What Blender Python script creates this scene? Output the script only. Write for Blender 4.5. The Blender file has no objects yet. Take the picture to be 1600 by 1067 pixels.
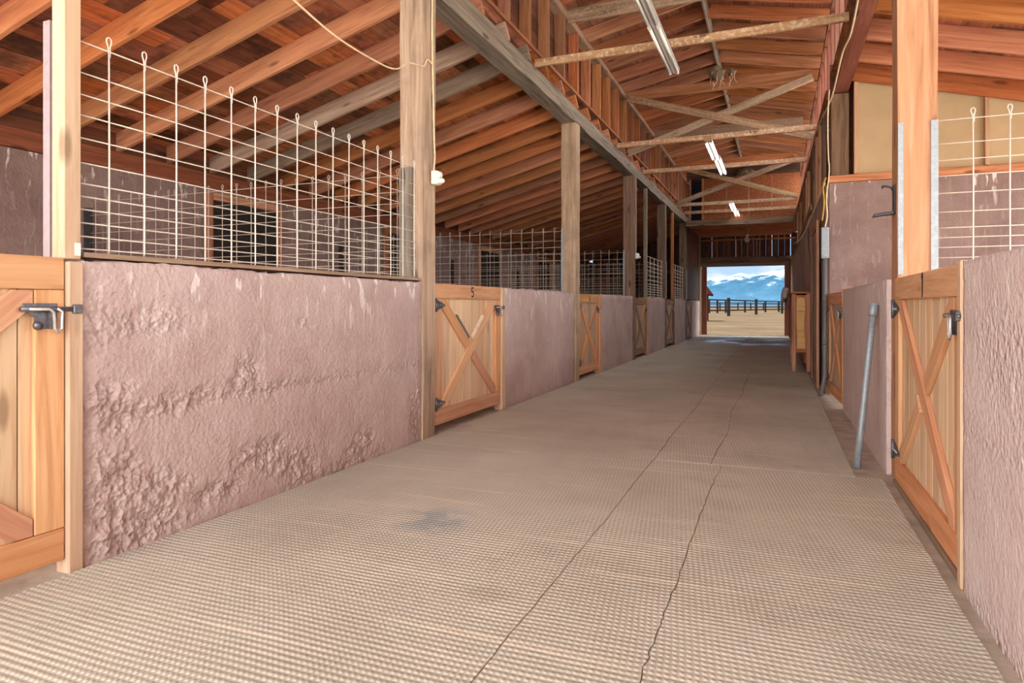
import bpy, bmesh, math, random
from mathutils import Vector, Matrix, noise
random.seed(7)
S = bpy.context.scene
COL = S.collection
V = Vector
PI = math.pi

# ------------------------------------------------------------------ materials
def srgb(r, g, b):
    f = lambda u: (u/255/12.92) if u/255 <= .04045 else ((u/255+.055)/1.055)**2.4
    return (f(r), f(g), f(b), 1)

class NT:
    def __init__(s, name, rough=.8, metal=0):
        s.m = bpy.data.materials.new(name); s.m.use_nodes = True
        s.t = s.m.node_tree; s.b = s.t.nodes['Principled BSDF']
        s.b.inputs['Roughness'].default_value = rough; s.b.inputs['Metallic'].default_value = metal
        s.b.inputs['Specular IOR Level'].default_value = .25
    def n(s, typ, **kw):
        n = s.t.nodes.new(typ)
        for k, v in kw.items():
            if k in ('ins',):
                for kk, vv in v.items():
                    if hasattr(vv, 'is_output') or isinstance(vv, bpy.types.NodeSocket): s.t.links.new(vv, n.inputs[kk])
                    else: n.inputs[kk].default_value = vv
            else: setattr(n, k, v)
        return n
    def math(s, op, a, b=0.0, c=0.0, clamp=False):
        n = s.n('ShaderNodeMath', operation=op, use_clamp=clamp, ins={0: a, 1: b, 2: c}); return n.outputs[0]
    def vmul(s, v, k): return s.n('ShaderNodeVectorMath', operation='MULTIPLY', ins={0: v, 1: k}).outputs[0]
    def vadd(s, v, k): return s.n('ShaderNodeVectorMath', operation='ADD', ins={0: v, 1: k}).outputs[0]
    def noise(s, v, scale=1., detail=3., rough=.55, dist=0.):
        return s.n('ShaderNodeTexNoise', ins={'Vector': v, 'Scale': scale, 'Detail': detail, 'Roughness': rough, 'Distortion': dist}).outputs['Fac']
    def voro(s, v, scale=1., feature='F1'):
        return s.n('ShaderNodeTexVoronoi', feature=feature, ins={'Vector': v, 'Scale': scale}).outputs['Distance']
    def white(s, v): return s.n('ShaderNodeTexWhiteNoise', noise_dimensions='3D', ins={'Vector': v}).outputs['Value']
    def ramp(s, f, stops, interp='LINEAR'):
        n = s.n('ShaderNodeValToRGB'); s.t.links.new(f, n.inputs[0]); r = n.color_ramp; r.interpolation = interp
        while len(r.elements) < len(stops): r.elements.new(.5)
        for e, (p, c) in zip(r.elements, stops): e.position = p; e.color = c if len(c) == 4 else (*c, 1)
        return n.outputs[0]
    def mix(s, f, a, b, mode='MIX'):
        n = s.n('ShaderNodeMix', data_type='RGBA', blend_type=mode, ins={0: f, 6: a, 7: b}); return n.outputs[2]
    def range(s, v, a, b, c=0., d=1.): return s.n('ShaderNodeMapRange', ins={0: v, 1: a, 2: b, 3: c, 4: d}).outputs[0]
    def bump(s, h, strength=.3, dist=.01):
        n = s.n('ShaderNodeBump', ins={'Height': h, 'Strength': strength, 'Distance': dist}); s.t.links.new(n.outputs[0], s.b.inputs['Normal'])
    def color(s, c): s.t.links.new(c, s.b.inputs['Base Color'])
    def obj(s): return s.n('ShaderNodeTexCoord').outputs['Object']
    def xyz(s, v):
        o = s.n('ShaderNodeSeparateXYZ', ins={0: v}).outputs; return o[0], o[1], o[2]
    def rnd(s): return s.n('ShaderNodeObjectInfo').outputs['Random']

def wood(name, dark, mid, light, rough=.75, grain=1., plank=None, axis='X', butt=0, stains=None, vary=.35, bump=.25, hue=.007):
    """grain runs along local AXIS; plank = (perpendicular axis, width)"""
    k = NT(name, rough); v = k.obj(); r = k.rnd()
    off = k.n('ShaderNodeCombineXYZ', ins={0: k.math('MULTIPLY', r, 37.), 1: k.math('MULTIPLY', r, 91.), 2: k.math('MULTIPLY', r, 53.)}).outputs[0]
    x, y, z = k.xyz(v); comp = {'X': x, 'Y': y, 'Z': z}
    pw = None
    if plank:
        idx = k.math('FLOOR', k.math('DIVIDE', comp[plank[0]], plank[1]))
        if butt:
            b0 = k.white(k.n('ShaderNodeCombineXYZ', ins={0: idx, 1: 3.3}).outputs[0])
            idx2 = k.math('FLOOR', k.math('DIVIDE', k.math('ADD', comp[axis], k.math('MULTIPLY', b0, 7.)), butt))
        else: idx2 = 0.
        pw = k.white(k.n('ShaderNodeCombineXYZ', ins={0: idx, 1: idx2, 2: r}).outputs[0])
        off = k.vadd(off, k.n('ShaderNodeCombineXYZ', ins={0: k.math('MULTIPLY', pw, 19.), 1: k.math('MULTIPLY', pw, 77.), 2: k.math('MULTIPLY', pw, 33.)}).outputs[0])
    sc = {'X': (1.3, 22, 22), 'Y': (22, 1.3, 22), 'Z': (22, 22, 1.3)}[axis]
    vo = k.vadd(v, off)
    g = k.noise(k.vmul(vo, sc), 1.*grain, 5., .62, .7)
    sc2 = {'X': (.9, 5, 5), 'Y': (5, .9, 5), 'Z': (5, 5, .9)}[axis]
    blot = k.noise(k.vmul(vo, sc2), 1., 3., .6, .3)
    kn = k.voro(k.vmul(vo, {'X': (1.6, 6, 6), 'Y': (6, 1.6, 6), 'Z': (6, 6, 1.6)}[axis]), 1.)
    c = k.ramp(g, [(.28, dark), (.5, mid), (.72, light)])
    c = k.mix(k.range(blot, .35, .75, 0, .55), c, mid)
    c = k.mix(k.range(kn, .09, .16, .75, 0), c, tuple(u*.55 for u in dark[:3])+(1,))
    if stains: c = k.mix(k.range(k.noise(vo, stains[1], 4., .65), .50, .68, 0, stains[2]), c, stains[0])
    val = k.range(pw if pw is not None else r, 0, 1, 1-vary, 1+vary*.7)
    if plank:
        edge = k.math('ABSOLUTE', k.math('SUBTRACT', k.math('FRACT', k.math('DIVIDE', comp[plank[0]], plank[1])), .5))
        val = k.math('MULTIPLY', val, k.range(edge, .47, .497, 1., .45))
    hsv = k.n('ShaderNodeHueSaturation', ins={'Hue': k.range(k.white(k.vadd(off, (1., 2., 3.))), 0, 1, .5-hue, .5+hue), 'Saturation': k.range(k.white(k.vadd(off, (5., 2., 3.))), 0, 1, .84, 1.0), 'Value': val, 'Color': c})
    k.color(hsv.outputs[0]); k.bump(g, bump, .004)
    return k.m

def plain(name, c, rough=.6, metal=0., var=.15, scale=30., bump=.1):
    k = NT(name, rough, metal); v = k.obj(); nz = k.noise(v, scale, 4.)
    k.color(k.mix(k.range(nz, .3, .7, 0, 1), tuple(u*(1-var) for u in c[:3])+(1,), tuple(min(1, u*(1+var)) for u in c[:3])+(1,)))
    k.bump(nz, bump, .003); return k.m

M = {}
def orange(nm, **kw): return wood(nm, srgb(146, 80, 42), srgb(194, 114, 60), srgb(216, 142, 84), **kw)
M['rafter'] = orange('orange_rafter_wood', vary=.28)
M['rafter_grey'] = wood('greyed_rafter_wood', srgb(120, 92, 74), srgb(168, 138, 114), srgb(196, 168, 142))
M['rafter_red'] = wood('red_brown_rafter_wood', srgb(136, 78, 44), srgb(184, 112, 66), srgb(210, 142, 92), vary=.28)
M['deck'] = wood('roof_deck_boards', srgb(124, 66, 34), srgb(176, 98, 52), srgb(204, 130, 76), plank=('X', .25), axis='Y', butt=1.5, vary=.6, stains=((.035, .022, .02, 1), 2.2, .7))
M['deck_red'] = wood('ridge_deck_boards', srgb(108, 64, 46), srgb(148, 92, 66), srgb(172, 114, 86), plank=('X', .2), axis='Y', butt=2.3, vary=.35)
M['stud'] = wood('stud_wood', srgb(136, 78, 44), srgb(184, 112, 66), srgb(210, 142, 92), vary=.35)
M['sheath'] = wood('wall_sheathing', srgb(74, 38, 22), srgb(104, 56, 34), srgb(128, 74, 48), plank=('Z', .19), axis='Y', butt=2.2, vary=.35)
M['beam'] = wood('grey_beam_wood', srgb(92, 78, 66), srgb(142, 125, 107), srgb(180, 160, 140), vary=.15, bump=.5)
M['beam_red'] = wood('brown_beam_wood', srgb(90, 44, 26), srgb(130, 70, 44), srgb(152, 92, 62), vary=.12)
M['post'] = wood('weathered_post_wood', srgb(120, 94, 70), srgb(180, 150, 120), srgb(208, 182, 152), vary=.1, bump=.8, stains=(srgb(136, 114, 98), 1.7, .6))
M['post_orange'] = wood('orange_post_wood', srgb(148, 96, 58), srgb(190, 136, 92), srgb(208, 162, 120), vary=.08, bump=.5)
M['post_dark'] = wood('dark_post_wood', srgb(74, 52, 38), srgb(128, 98, 74), srgb(160, 126, 98), vary=.15, bump=.5)
M['pale'] = wood('pale_planed_wood', srgb(172, 134, 100), srgb(200, 166, 132), srgb(214, 186, 154), vary=.1, bump=.15)
M['frame'] = wood('gate_frame_wood', srgb(172, 110, 62), srgb(208, 146, 94), srgb(224, 172, 122), vary=.14, bump=.2)
M['frame_red'] = wood('gate_frame_red_wood', srgb(160, 100, 62), srgb(196, 136, 92), srgb(212, 158, 114), vary=.1, bump=.2)
M['board'] = wood('gate_board_wood', srgb(190, 142, 98), srgb(218, 178, 134), srgb(230, 198, 158), plank=('Y', .145), vary=.14, bump=.2)
M['frame_old'] = wood('old_gate_frame_wood', srgb(104, 70, 46), srgb(152, 112, 82), srgb(184, 146, 116), vary=.15, bump=.25)
M['board_old'] = wood('old_gate_board_wood', srgb(140, 108, 82), srgb(182, 150, 122), srgb(206, 178, 150), plank=('Y', .145), vary=.14, bump=.2)
M['fresh'] = wood('scraped_wood', srgb(206, 176, 140), srgb(232, 206, 174), srgb(240, 220, 192), vary=.05)
M['tie'] = wood('chewed_tie_wood', srgb(128, 84, 54), srgb(196, 146, 104), srgb(226, 184, 144), grain=.8, vary=.12, stains=(srgb(232, 204, 170), 26., .9), bump=.8)
M['brace'] = wood('dusty_brace_wood', srgb(110, 78, 54), srgb(166, 128, 94), srgb(196, 160, 126), grain=.8, vary=.12, stains=(srgb(194, 160, 126), 26., .8), bump=.8)
M['sill'] = wood('mesh_sill_wood', srgb(98, 72, 52), srgb(146, 112, 86), srgb(178, 146, 116), vary=.1, bump=.5)
M['sidingv'] = wood('barn_siding', srgb(70, 40, 30), srgb(112, 62, 46), srgb(140, 84, 64), plank=('Y', .2), vary=.5, bump=.3)
M['siding_dark'] = wood('dark_barn_siding', srgb(58, 42, 36), srgb(92, 68, 58), srgb(116, 88, 76), plank=('Y', .2), vary=.35, bump=.3)
M['red_paint'] = wood('red_painted_wood', srgb(104, 46, 34), srgb(140, 66, 48), srgb(158, 84, 62), vary=.1)
M['osb'] = plain('strand_board', srgb(150, 88, 54), .8, var=.35, scale=24)
M['tan'] = plain('tan_wall_board', srgb(186, 156, 118), .8, var=.06, scale=4)
M['galv'] = plain('galvanised_steel', srgb(150, 154, 156), .5, .35, var=.12, scale=40)
M['galv_dark'] = plain('grey_conduit', srgb(124, 122, 122), .5, .3, var=.1)
M['steel'] = plain('dark_zinc_steel', srgb(112, 110, 112), .42, .7, var=.3, scale=60)
M['steel_bright'] = plain('worn_steel', srgb(206, 200, 196), .35, .7, var=.15, scale=60)
M['black'] = plain('black_paint', srgb(38, 34, 34), .6, var=.3)
M['iron'] = plain('black_iron', srgb(66, 62, 62), .5, .5, var=.3)
M['wire'] = plain('cream_coated_wire', srgb(216, 204, 188), .5, 0, var=.1, scale=50)
M['wire_old'] = plain('dusty_wire', srgb(186, 170, 152), .6, 0, var=.12, scale=50)
M['channel'] = plain('pinkish_channel', srgb(158, 138, 138), .6, .1, var=.12)
M['cable'] = plain('tan_cable', srgb(232, 204, 164), .6)
M['cable_dark'] = plain('dark_cable', srgb(60, 48, 42), .6)
M['cable_yel'] = plain('yellow_cable', srgb(206, 152, 60), .6)
M['white'] = plain('white_plastic', srgb(232, 226, 214), .5, var=.06)
M['lamp_metal'] = plain('lamp_housing_metal', srgb(206, 200, 192), .45, .2, var=.06)
M['lamp_wood'] = plain('lamp_block', srgb(170, 130, 92), .8)
M['dark'] = plain('dark_door_paint', srgb(46, 38, 34), .8, var=.25, scale=8)
M['void'] = plain('painted_loft_dark', srgb(34, 40, 62), .7, var=.3, scale=3)  # dark blue colour stands in for the shade inside the loft opening
M['nest'] = plain('mud_and_straw', srgb(128, 108, 88), .95, var=.35, scale=24, bump=.8)
M['cloth'] = plain('grey_cloth', srgb(176, 164, 152), .9, var=.2, scale=12)
M['ply'] = wood('plywood_panel', srgb(216, 160, 88), srgb(228, 178, 106), srgb(238, 194, 124), axis='X', vary=.05)
M['cabinet'] = wood('cabinet_wood', srgb(138, 78, 44), srgb(188, 118, 70), srgb(210, 144, 94), vary=.15)
M['shed_red'] = plain('faded_red_siding', srgb(42, 17, 14), .8, var=.15, scale=3)
M['fence'] = plain('fence_wood', srgb(28, 24, 22), .85, var=.25, scale=5)
k = NT('tube_glass', .25); k.b.inputs['Base Color'].default_value = srgb(244, 240, 232); M['tube'] = k.m
k = NT('lit_tube_glass', .25); k.b.inputs['Base Color'].default_value = srgb(244, 240, 232); k.b.inputs['Emission Color'].default_value = (1., .93, .84, 1); k.b.inputs['Emission Strength'].default_value = 4.; M['tube_lit'] = k.m
k = NT('bulb_glass', .12); k.b.inputs['Base Color'].default_value = srgb(236, 226, 210); k.b.inputs['Transmission Weight'].default_value = .35; M['bulb'] = k.m

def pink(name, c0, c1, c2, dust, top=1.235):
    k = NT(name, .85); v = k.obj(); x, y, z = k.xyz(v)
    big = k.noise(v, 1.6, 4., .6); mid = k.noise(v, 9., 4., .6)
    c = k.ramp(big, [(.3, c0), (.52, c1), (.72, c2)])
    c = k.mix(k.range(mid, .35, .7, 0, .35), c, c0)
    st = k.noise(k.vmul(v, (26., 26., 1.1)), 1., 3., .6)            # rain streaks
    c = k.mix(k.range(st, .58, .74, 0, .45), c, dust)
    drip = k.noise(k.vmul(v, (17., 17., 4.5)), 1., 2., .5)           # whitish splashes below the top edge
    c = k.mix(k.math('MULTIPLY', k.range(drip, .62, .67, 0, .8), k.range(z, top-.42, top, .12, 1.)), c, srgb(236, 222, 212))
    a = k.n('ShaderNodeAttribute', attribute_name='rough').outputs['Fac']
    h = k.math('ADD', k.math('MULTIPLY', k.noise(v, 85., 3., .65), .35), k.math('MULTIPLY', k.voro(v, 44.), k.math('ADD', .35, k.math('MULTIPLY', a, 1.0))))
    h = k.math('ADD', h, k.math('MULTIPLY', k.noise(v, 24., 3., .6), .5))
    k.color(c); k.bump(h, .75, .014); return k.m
M['pink'] = pink('pink_painted_concrete', srgb(172, 145, 136), srgb(190, 165, 156), srgb(198, 176, 167), srgb(208, 188, 178))
M['pink_right'] = pink('pale_pink_concrete', srgb(192, 168, 160), srgb(208, 186, 178), srgb(216, 197, 189), srgb(226, 210, 202))
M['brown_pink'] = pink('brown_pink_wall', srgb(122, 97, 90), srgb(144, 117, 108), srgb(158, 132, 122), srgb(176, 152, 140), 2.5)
M['dull_pink'] = pink('dull_pink_wall', srgb(150, 120, 110), srgb(174, 142, 130), srgb(186, 156, 144), srgb(200, 174, 160), 2.5)

def mat_rubber():
    k = NT('ribbed_rubber_matting', .85); v = k.obj(); x, y, z = k.xyz(v)
    wob = k.noise(k.vmul(v, (1.2, 1.2, 1.)), 1., 2.)
    ph = k.math('ADD', k.math('MULTIPLY', y, 2*PI/.027), k.math('MULTIPLY', wob, 9.))
    rib = k.math('ADD', k.math('MULTIPLY', k.math('SINE', ph), .5), .5)
    wob2 = k.noise(k.vmul(v, (2.2, 2.2, 1.)), 1., 2.)
    ph2 = k.math('ADD', k.math('ADD', k.math('MULTIPLY', x, 2*PI/.021), k.math('MULTIPLY', wob2, 5.)), k.math('MULTIPLY', ph, .18))
    bead = k.math('ADD', k.math('MULTIPLY', k.math('SINE', ph2), .5), .5)
    flat = k.range(k.noise(v, 2.6, 3.), .4, .62, .7, 1.)          # beads worn down or choked with dirt in places
    h = k.math('MULTIPLY', rib, k.math('SUBTRACT', 1., k.math('MULTIPLY', k.math('SUBTRACT', 1., bead), flat)))
    wear = k.noise(v, .9, 4., .6)
    c = k.ramp(wear, [(.3, srgb(188, 182, 165)), (.5, srgb(203, 198, 181)), (.7, srgb(215, 210, 194))])
    c = k.mix(k.range(h, 0, .45, .4, 0), c, srgb(126, 114, 100))        # darker low between the ribs
    pale = k.noise(k.vmul(v, (.8, 17., 1.)), 1., 3., .6)
    c = k.mix(k.range(pale, .57, .70, 0, .55), c, srgb(222, 210, 188))  # straw-coloured dust lying along ribs
    dk = k.noise(v, 1.7, 3., .5)
    c = k.mix(k.range(dk, .62, .76, 0, .35), c, srgb(128, 110, 98))
    spot = k.noise(v, 5.5, 2.)
    d = k.n('ShaderNodeVectorMath', operation='DISTANCE', ins={0: v, 1: (-1.53, 2.78, .015)}).outputs['Value']
    c = k.mix(k.math('MULTIPLY', k.range(d, .1, .24, .5, 0), k.range(spot, .42, .55, 0, 1)), c, srgb(120, 140, 148))  # blue paint stain
    wet = k.range(k.noise(k.vmul(v, (.9, .5, 1.)), 1., 3.), .48, .6, 0, 1)
    wet = k.math('MULTIPLY', wet, k.range(y, 15., 20., 0, 1))
    c = k.mix(k.math('MULTIPLY', wet, .5), c, srgb(120, 108, 102))
    k.color(c); k.t.links.new(k.range(wet, 0, 1, .85, .22), k.b.inputs['Roughness'])
    k.bump(k.math('ADD', h, k.math('MULTIPLY', k.noise(v, 14., 3.), .5)), .38, .012); return k.m
M['rubber'] = mat_rubber()
k = NT('packed_dirt_floor', .95); v = k.obj(); nz = k.noise(v, 7., 5.)
k.color(k.ramp(nz, [(.3, srgb(158, 144, 128)), (.7, srgb(192, 178, 160))])); k.bump(nz, .5, .02); M['dirt'] = k.m
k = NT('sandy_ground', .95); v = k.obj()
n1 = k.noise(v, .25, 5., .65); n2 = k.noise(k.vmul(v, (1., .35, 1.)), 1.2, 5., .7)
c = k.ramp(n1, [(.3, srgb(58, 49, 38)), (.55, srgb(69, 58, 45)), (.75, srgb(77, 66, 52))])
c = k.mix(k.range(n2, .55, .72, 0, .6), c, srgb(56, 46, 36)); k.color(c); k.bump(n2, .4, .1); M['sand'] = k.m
k = NT('pale_bounce_gravel', .95); v = k.obj(); nz = k.noise(v, 9., 4.); k.color(k.ramp(nz, [(.3, srgb(214, 208, 196)), (.7, srgb(240, 236, 226))])); M['bounce_gravel'] = k.m  # surface of the added reflector yard, pale to throw daylight upward
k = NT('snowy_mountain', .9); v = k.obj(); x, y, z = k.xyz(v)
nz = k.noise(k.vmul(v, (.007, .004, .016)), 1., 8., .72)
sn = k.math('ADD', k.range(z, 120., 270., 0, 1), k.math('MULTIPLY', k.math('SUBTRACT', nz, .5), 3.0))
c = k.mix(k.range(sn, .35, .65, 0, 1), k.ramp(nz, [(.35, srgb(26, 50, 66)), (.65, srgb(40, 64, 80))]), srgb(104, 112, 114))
c = k.mix(k.range(z, 0., 120., .55, 0), c, srgb(46, 70, 86))  # distant haze painted in as a bluer tint towards the foot
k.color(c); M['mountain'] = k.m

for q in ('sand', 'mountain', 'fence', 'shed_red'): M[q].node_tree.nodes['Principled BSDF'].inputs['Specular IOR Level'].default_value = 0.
# ------------------------------------------------------------------ geometry helpers
class MB:
    def __init__(s): s.bm = bmesh.new()
    def box(s, lo, hi):
        vs = [s.bm.verts.new((x, y, z)) for x in (lo[0], hi[0]) for y in (lo[1], hi[1]) for z in (lo[2], hi[2])]
        for f in ((0, 1, 3, 2), (4, 6, 7, 5), (0, 4, 5, 1), (2, 3, 7, 6), (0, 2, 6, 4), (1, 5, 7, 3)): s.bm.faces.new([vs[i] for i in f])
        return vs
    def prism(s, pts, d):                          # outline pts (3D, planar) extruded by vector d
        d = V(d); a = [s.bm.verts.new(V(p)) for p in pts]; b = [s.bm.verts.new(V(p)+d) for p in pts]; n = len(pts)
        s.bm.faces.new(a[::-1]); s.bm.faces.new(b)
        for i in range(n): s.bm.faces.new((a[i], a[(i+1) % n], b[(i+1) % n], b[i]))
    def tube(s, pts, r, n=8, closed=False):
        pts = [V(p) for p in pts]; N = len(pts); rings = []; prev = None
        for i, p in enumerate(pts):
            if closed: t = (pts[(i+1) % N]-pts[i-1]).normalized()
            else: t = (pts[min(i+1, N-1)]-pts[max(i-1, 0)]).normalized()
            u = prev - t*prev.dot(t) if prev else None
            if u is None or u.length < 1e-5:
                u = V((0, 0, 1)) if abs(t.z) < .9 else V((1, 0, 0)); u = u - t*u.dot(t)
            u.normalize(); w = t.cross(u); prev = u
            rr = r[i] if isinstance(r, (list, tuple)) else r
            rings.append([s.bm.verts.new(p+(u*math.cos(2*PI*j/n)+w*math.sin(2*PI*j/n))*rr) for j in range(n)])
        for i in range(N if closed else N-1):
            A, B = rings[i], rings[(i+1) % N]
            for j in range(n): s.bm.faces.new((A[j], A[(j+1) % n], B[(j+1) % n], B[j]))
        if not closed: s.bm.faces.new(rings[0][::-1]); s.bm.faces.new(rings[-1])
    def build(s, name, m, parent=None, mat4=None, bevel=0, smooth=False):
        if bevel: bmesh.ops.bevel(s.bm, geom=list(s.bm.edges), offset=bevel, segments=1, affect='EDGES')
        bmesh.ops.recalc_face_normals(s.bm, faces=list(s.bm.faces))
        me = bpy.data.meshes.new(name); s.bm.to_mesh(me); s.bm.free()
        if smooth:
            for p in me.polygons: p.use_smooth = True
        me.materials.append(M[m] if isinstance(m, str) else m)
        o = bpy.data.objects.new(name, me); COL.objects.link(o)
        if parent: o.parent = parent
        if mat4 is not None: o.matrix_local = mat4
        return o

def tag(o, label, cat, group=None):
    o['label'] = label; o['category'] = cat
    if group: o['group'] = group
    return o
def struct(o): o['kind'] = 'structure'; return o
def empty(name, loc=(0, 0, 0), rz=0):
    o = bpy.data.objects.new(name, None); COL.objects.link(o); o.location = loc; o.rotation_euler = (0, 0, rz); o.empty_display_size = .1; return o
def frame(p0, p1, up=(0, 0, 1)):
    p0, p1 = V(p0), V(p1); x = (p1-p0).normalized(); u = V(up); z = (u - x*u.dot(x)).normalized(); y = z.cross(x)
    return Matrix((( x.x, y.x, z.x, p0.x), (x.y, y.y, z.y, p0.y), (x.z, y.z, z.z, p0.z), (0, 0, 0, 1))), (p1-p0).length
def timber(name, p0, p1, w, h, m, up=(0, 0, 1), parent=None, bevel=.005, wob=0):
    """board from p0 to p1, h along UP, w across"""
    mt, L = frame(p0, p1, up); b = MB()
    if wob:                                           # worn, slightly uneven edges
        n = max(2, int(L/.12)); rings = []
        for i in range(n+1):
            x = L*i/n; q = [(-w/2, -h/2), (w/2, -h/2), (w/2, h/2), (-w/2, h/2)]; sd = random.random()*0
            rings.append([b.bm.verts.new((x, a+wob*noise.noise(V((x*1.7+p0[1], a*9, c*9)))*1.5, c+wob*noise.noise(V((x*1.3+p0[0], a*7+4, c*7)))*1.5)) for a, c in q])
        for i in range(n):
            for j in range(4): b.bm.faces.new((rings[i][j], rings[i][(j+1) % 4], rings[i+1][(j+1) % 4], rings[i+1][j]))
        b.bm.faces.new(rings[0]); b.bm.faces.new(rings[-1]); bevel = 0
    else: b.box((0, -w/2, -h/2), (L, w/2, h/2))
    return b.build(name, m, parent, mt, bevel)
def board(name, lo, hi, m, parent=None, bevel=.005, wob=0):
    """axis-aligned board, grain along its longest side"""
    lo, hi = V(lo), V(hi); d = hi-lo; c = (lo+hi)/2; ax = max(range(3), key=lambda i: d[i])
    p0, p1 = c.copy(), c.copy(); p0[ax] = lo[ax]; p1[ax] = hi[ax]
    if ax == 2: return timber(name, p0, p1, d.y, d.x, m, (1, 0, 0), parent, bevel, wob)
    if ax == 1: return timber(name, p0, p1, d.x, d.z, m, (0, 0, 1), parent, bevel, wob)
    return timber(name, p0, p1, d.y, d.z, m, (0, 0, 1), parent, bevel, wob)
def box(name, lo, hi, m, parent=None, bevel=0):
    b = MB(); b.box(lo, hi); return b.build(name, m, parent, None, bevel)
def dup(o, parent=None):
    c = o.copy(); COL.objects.link(c)
    if parent: c.parent = parent
    for ch in o.children: dup(ch, c)
    return c
TRIM = [0]
def trim(lo, hi, m):
    TRIM[0] += 1; return struct(board('trim_%d' % TRIM[0], lo, hi, m))

ORD = ['first', 'second', 'third', 'fourth', 'fifth', 'sixth', 'seventh', 'eighth', 'ninth', 'tenth', 'eleventh', 'twelfth', 'thirteenth', 'fourteenth', 'fifteenth', 'sixteenth', 'seventeenth', 'eighteenth', 'nineteenth', 'twentieth',
       'twenty-first', 'twenty-second', 'twenty-third', 'twenty-fourth', 'twenty-fifth', 'twenty-sixth', 'twenty-seventh', 'twenty-eighth', 'twenty-ninth', 'thirtieth', 'thirty-first', 'thirty-second', 'thirty-third', 'thirty-fourth', 'thirty-fifth', 'thirty-sixth', 'thirty-seventh', 'thirty-eighth', 'thirty-ninth', 'fortieth']

# ------------------------------------------------------------------ plan of the barn (metres; aisle runs along +Y, floor z = 0)
XL, XR = -2.565, .631
XB = -6.55                      # back wall of the long stall row
YE = 24.3                       # far end wall
Y0 = -2.6                        # the end behind the camera stays open
WT = .2                         # thickness of concrete stall walls
HL, HR = 1.235, 1.215
LY = 20.2
POST = [4.65, 8.82, 12.72, 16.58, 20.5]     # far faces of the aisle posts
def xr(y):                      # aisle face of the other side, which leans in a little further on
    return .631 if y < 7 else .631-.11*min(1, (y-7)/2) - .06*max(0, (y-9)/15.)

# floor and ground
b = MB(); b.box((XB-.2, Y0, -.12), (3.8, YE, 0)); struct(b.build('floor', 'dirt'))
b = MB()
R_ = [-6000, -400, -80, -20, -8, 0, 6, 20, 80, 400, 6000]
bm = b.bm; g = [[bm.verts.new((x, y, -.13 if (XB-.5 < x < 4.2 and Y0-.2 < y < YE+.1) else -.06)) for x in [-6000, -900, -200, -50, -12, XB-.4, 0, 4.1, 12, 50, 200, 900, 6000]] for y in [-2000, -300, -60, -15, Y0-.1, 5, 15, YE-.05, YE+.12, 27, 31, 38, 50, 70, 100, 200, 600, 2000, 7000]]
for i in range(len(g)-1):
    for j in range(len(g[0])-1): bm.faces.new((g[i][j], g[i][j+1], g[i+1][j+1], g[i+1][j]))
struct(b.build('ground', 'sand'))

# pale gravel reflector, unseen, added to bounce daylight up into the barn
b = MB(); b.box((-30, -28, -.058), (34, Y0-.02, -.045)); b.box((4.25, Y0-.02, -.058), (34, 30, -.045)); struct(b.build('ground_bounce_yard', 'bounce_gravel'))
# rubber matting lying on the floor: long strips, each a thing
def wavy(x, amp, seed): return lambda y: x+amp*(noise.noise(V((y*.8, seed, 1)))*2+.5*noise.noise(V((y*5, seed, 4)))+.35*noise.noise(V((y*19, seed, 4))))
def mat_strip(f0, f1, y0, y1, label, seed):
    b = MB(); n = int((y1-y0)/.03)+1; t = []
    for i in range(n+1):
        y = y0+(y1-y0)*i/n; a = f0(y)+.002; c = f1(y)-.002
        lift = .003+.007*max(0, noise.noise(V((y*1.1, seed*3, 7))))
        t.append([b.bm.verts.new(p) for p in ((a, y, 0), (a, y, .011+lift*.6), (a+.02, y, .013), (c-.02, y, .013), (c, y, .011+lift), (c, y, 0))])
    for i in range(n):
        for j in range(5): b.bm.faces.new((t[i][j], t[i+1][j], t[i+1][j+1], t[i][j+1]))
        b.bm.faces.new((t[i][5], t[i+1][5], t[i+1][0], t[i][0]))
    b.bm.faces.new(t[0]); b.bm.faces.new(t[-1])
    return tag(b.build('rubber_mat', 'rubber'), label, 'mat', 'ribbed mats along the aisle')
EL, ER = wavy(-2.545, .006, 1), wavy(.585, .006, 2)
SB = wavy(-.775, .010, 3); SA1 = wavy(-.35, .026, 8); SA2 = wavy(-.395, .014, 5); SF = wavy(-.88, .012, 6); ERF = wavy(.43, .006, 9)
mat_strip(EL, SB, Y0+.05, 10.99, 'wide ribbed grey rubber mat beside the long pink stall wall with a faint blue stain', 1)
mat_strip(SB, SA1, Y0+.05, 4.44, 'narrow ribbed rubber strip between two seams, nearest the viewer', 2)
mat_strip(SB, SA2, 4.45, 10.99, 'narrow ribbed rubber strip continuing beyond the jogged seam mid-aisle', 3)
mat_strip(SA1, ER, Y0+.05, 4.44, 'ribbed rubber mat in front of stall gate numbered one', 4)
mat_strip(SA2, wavy(.44, .006, 2), 4.45, 10.99, 'ribbed rubber mat under the foot of the leaning steel pipe', 5)
mat_strip(EL, SF, 11.0, 24.0, 'darker rubber mat beside far row of stall gates', 6)
mat_strip(SF, ERF, 11.0, 24.0, 'darker rubber mat in front of wooden cabinet, wet patch near end door', 7)

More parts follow.
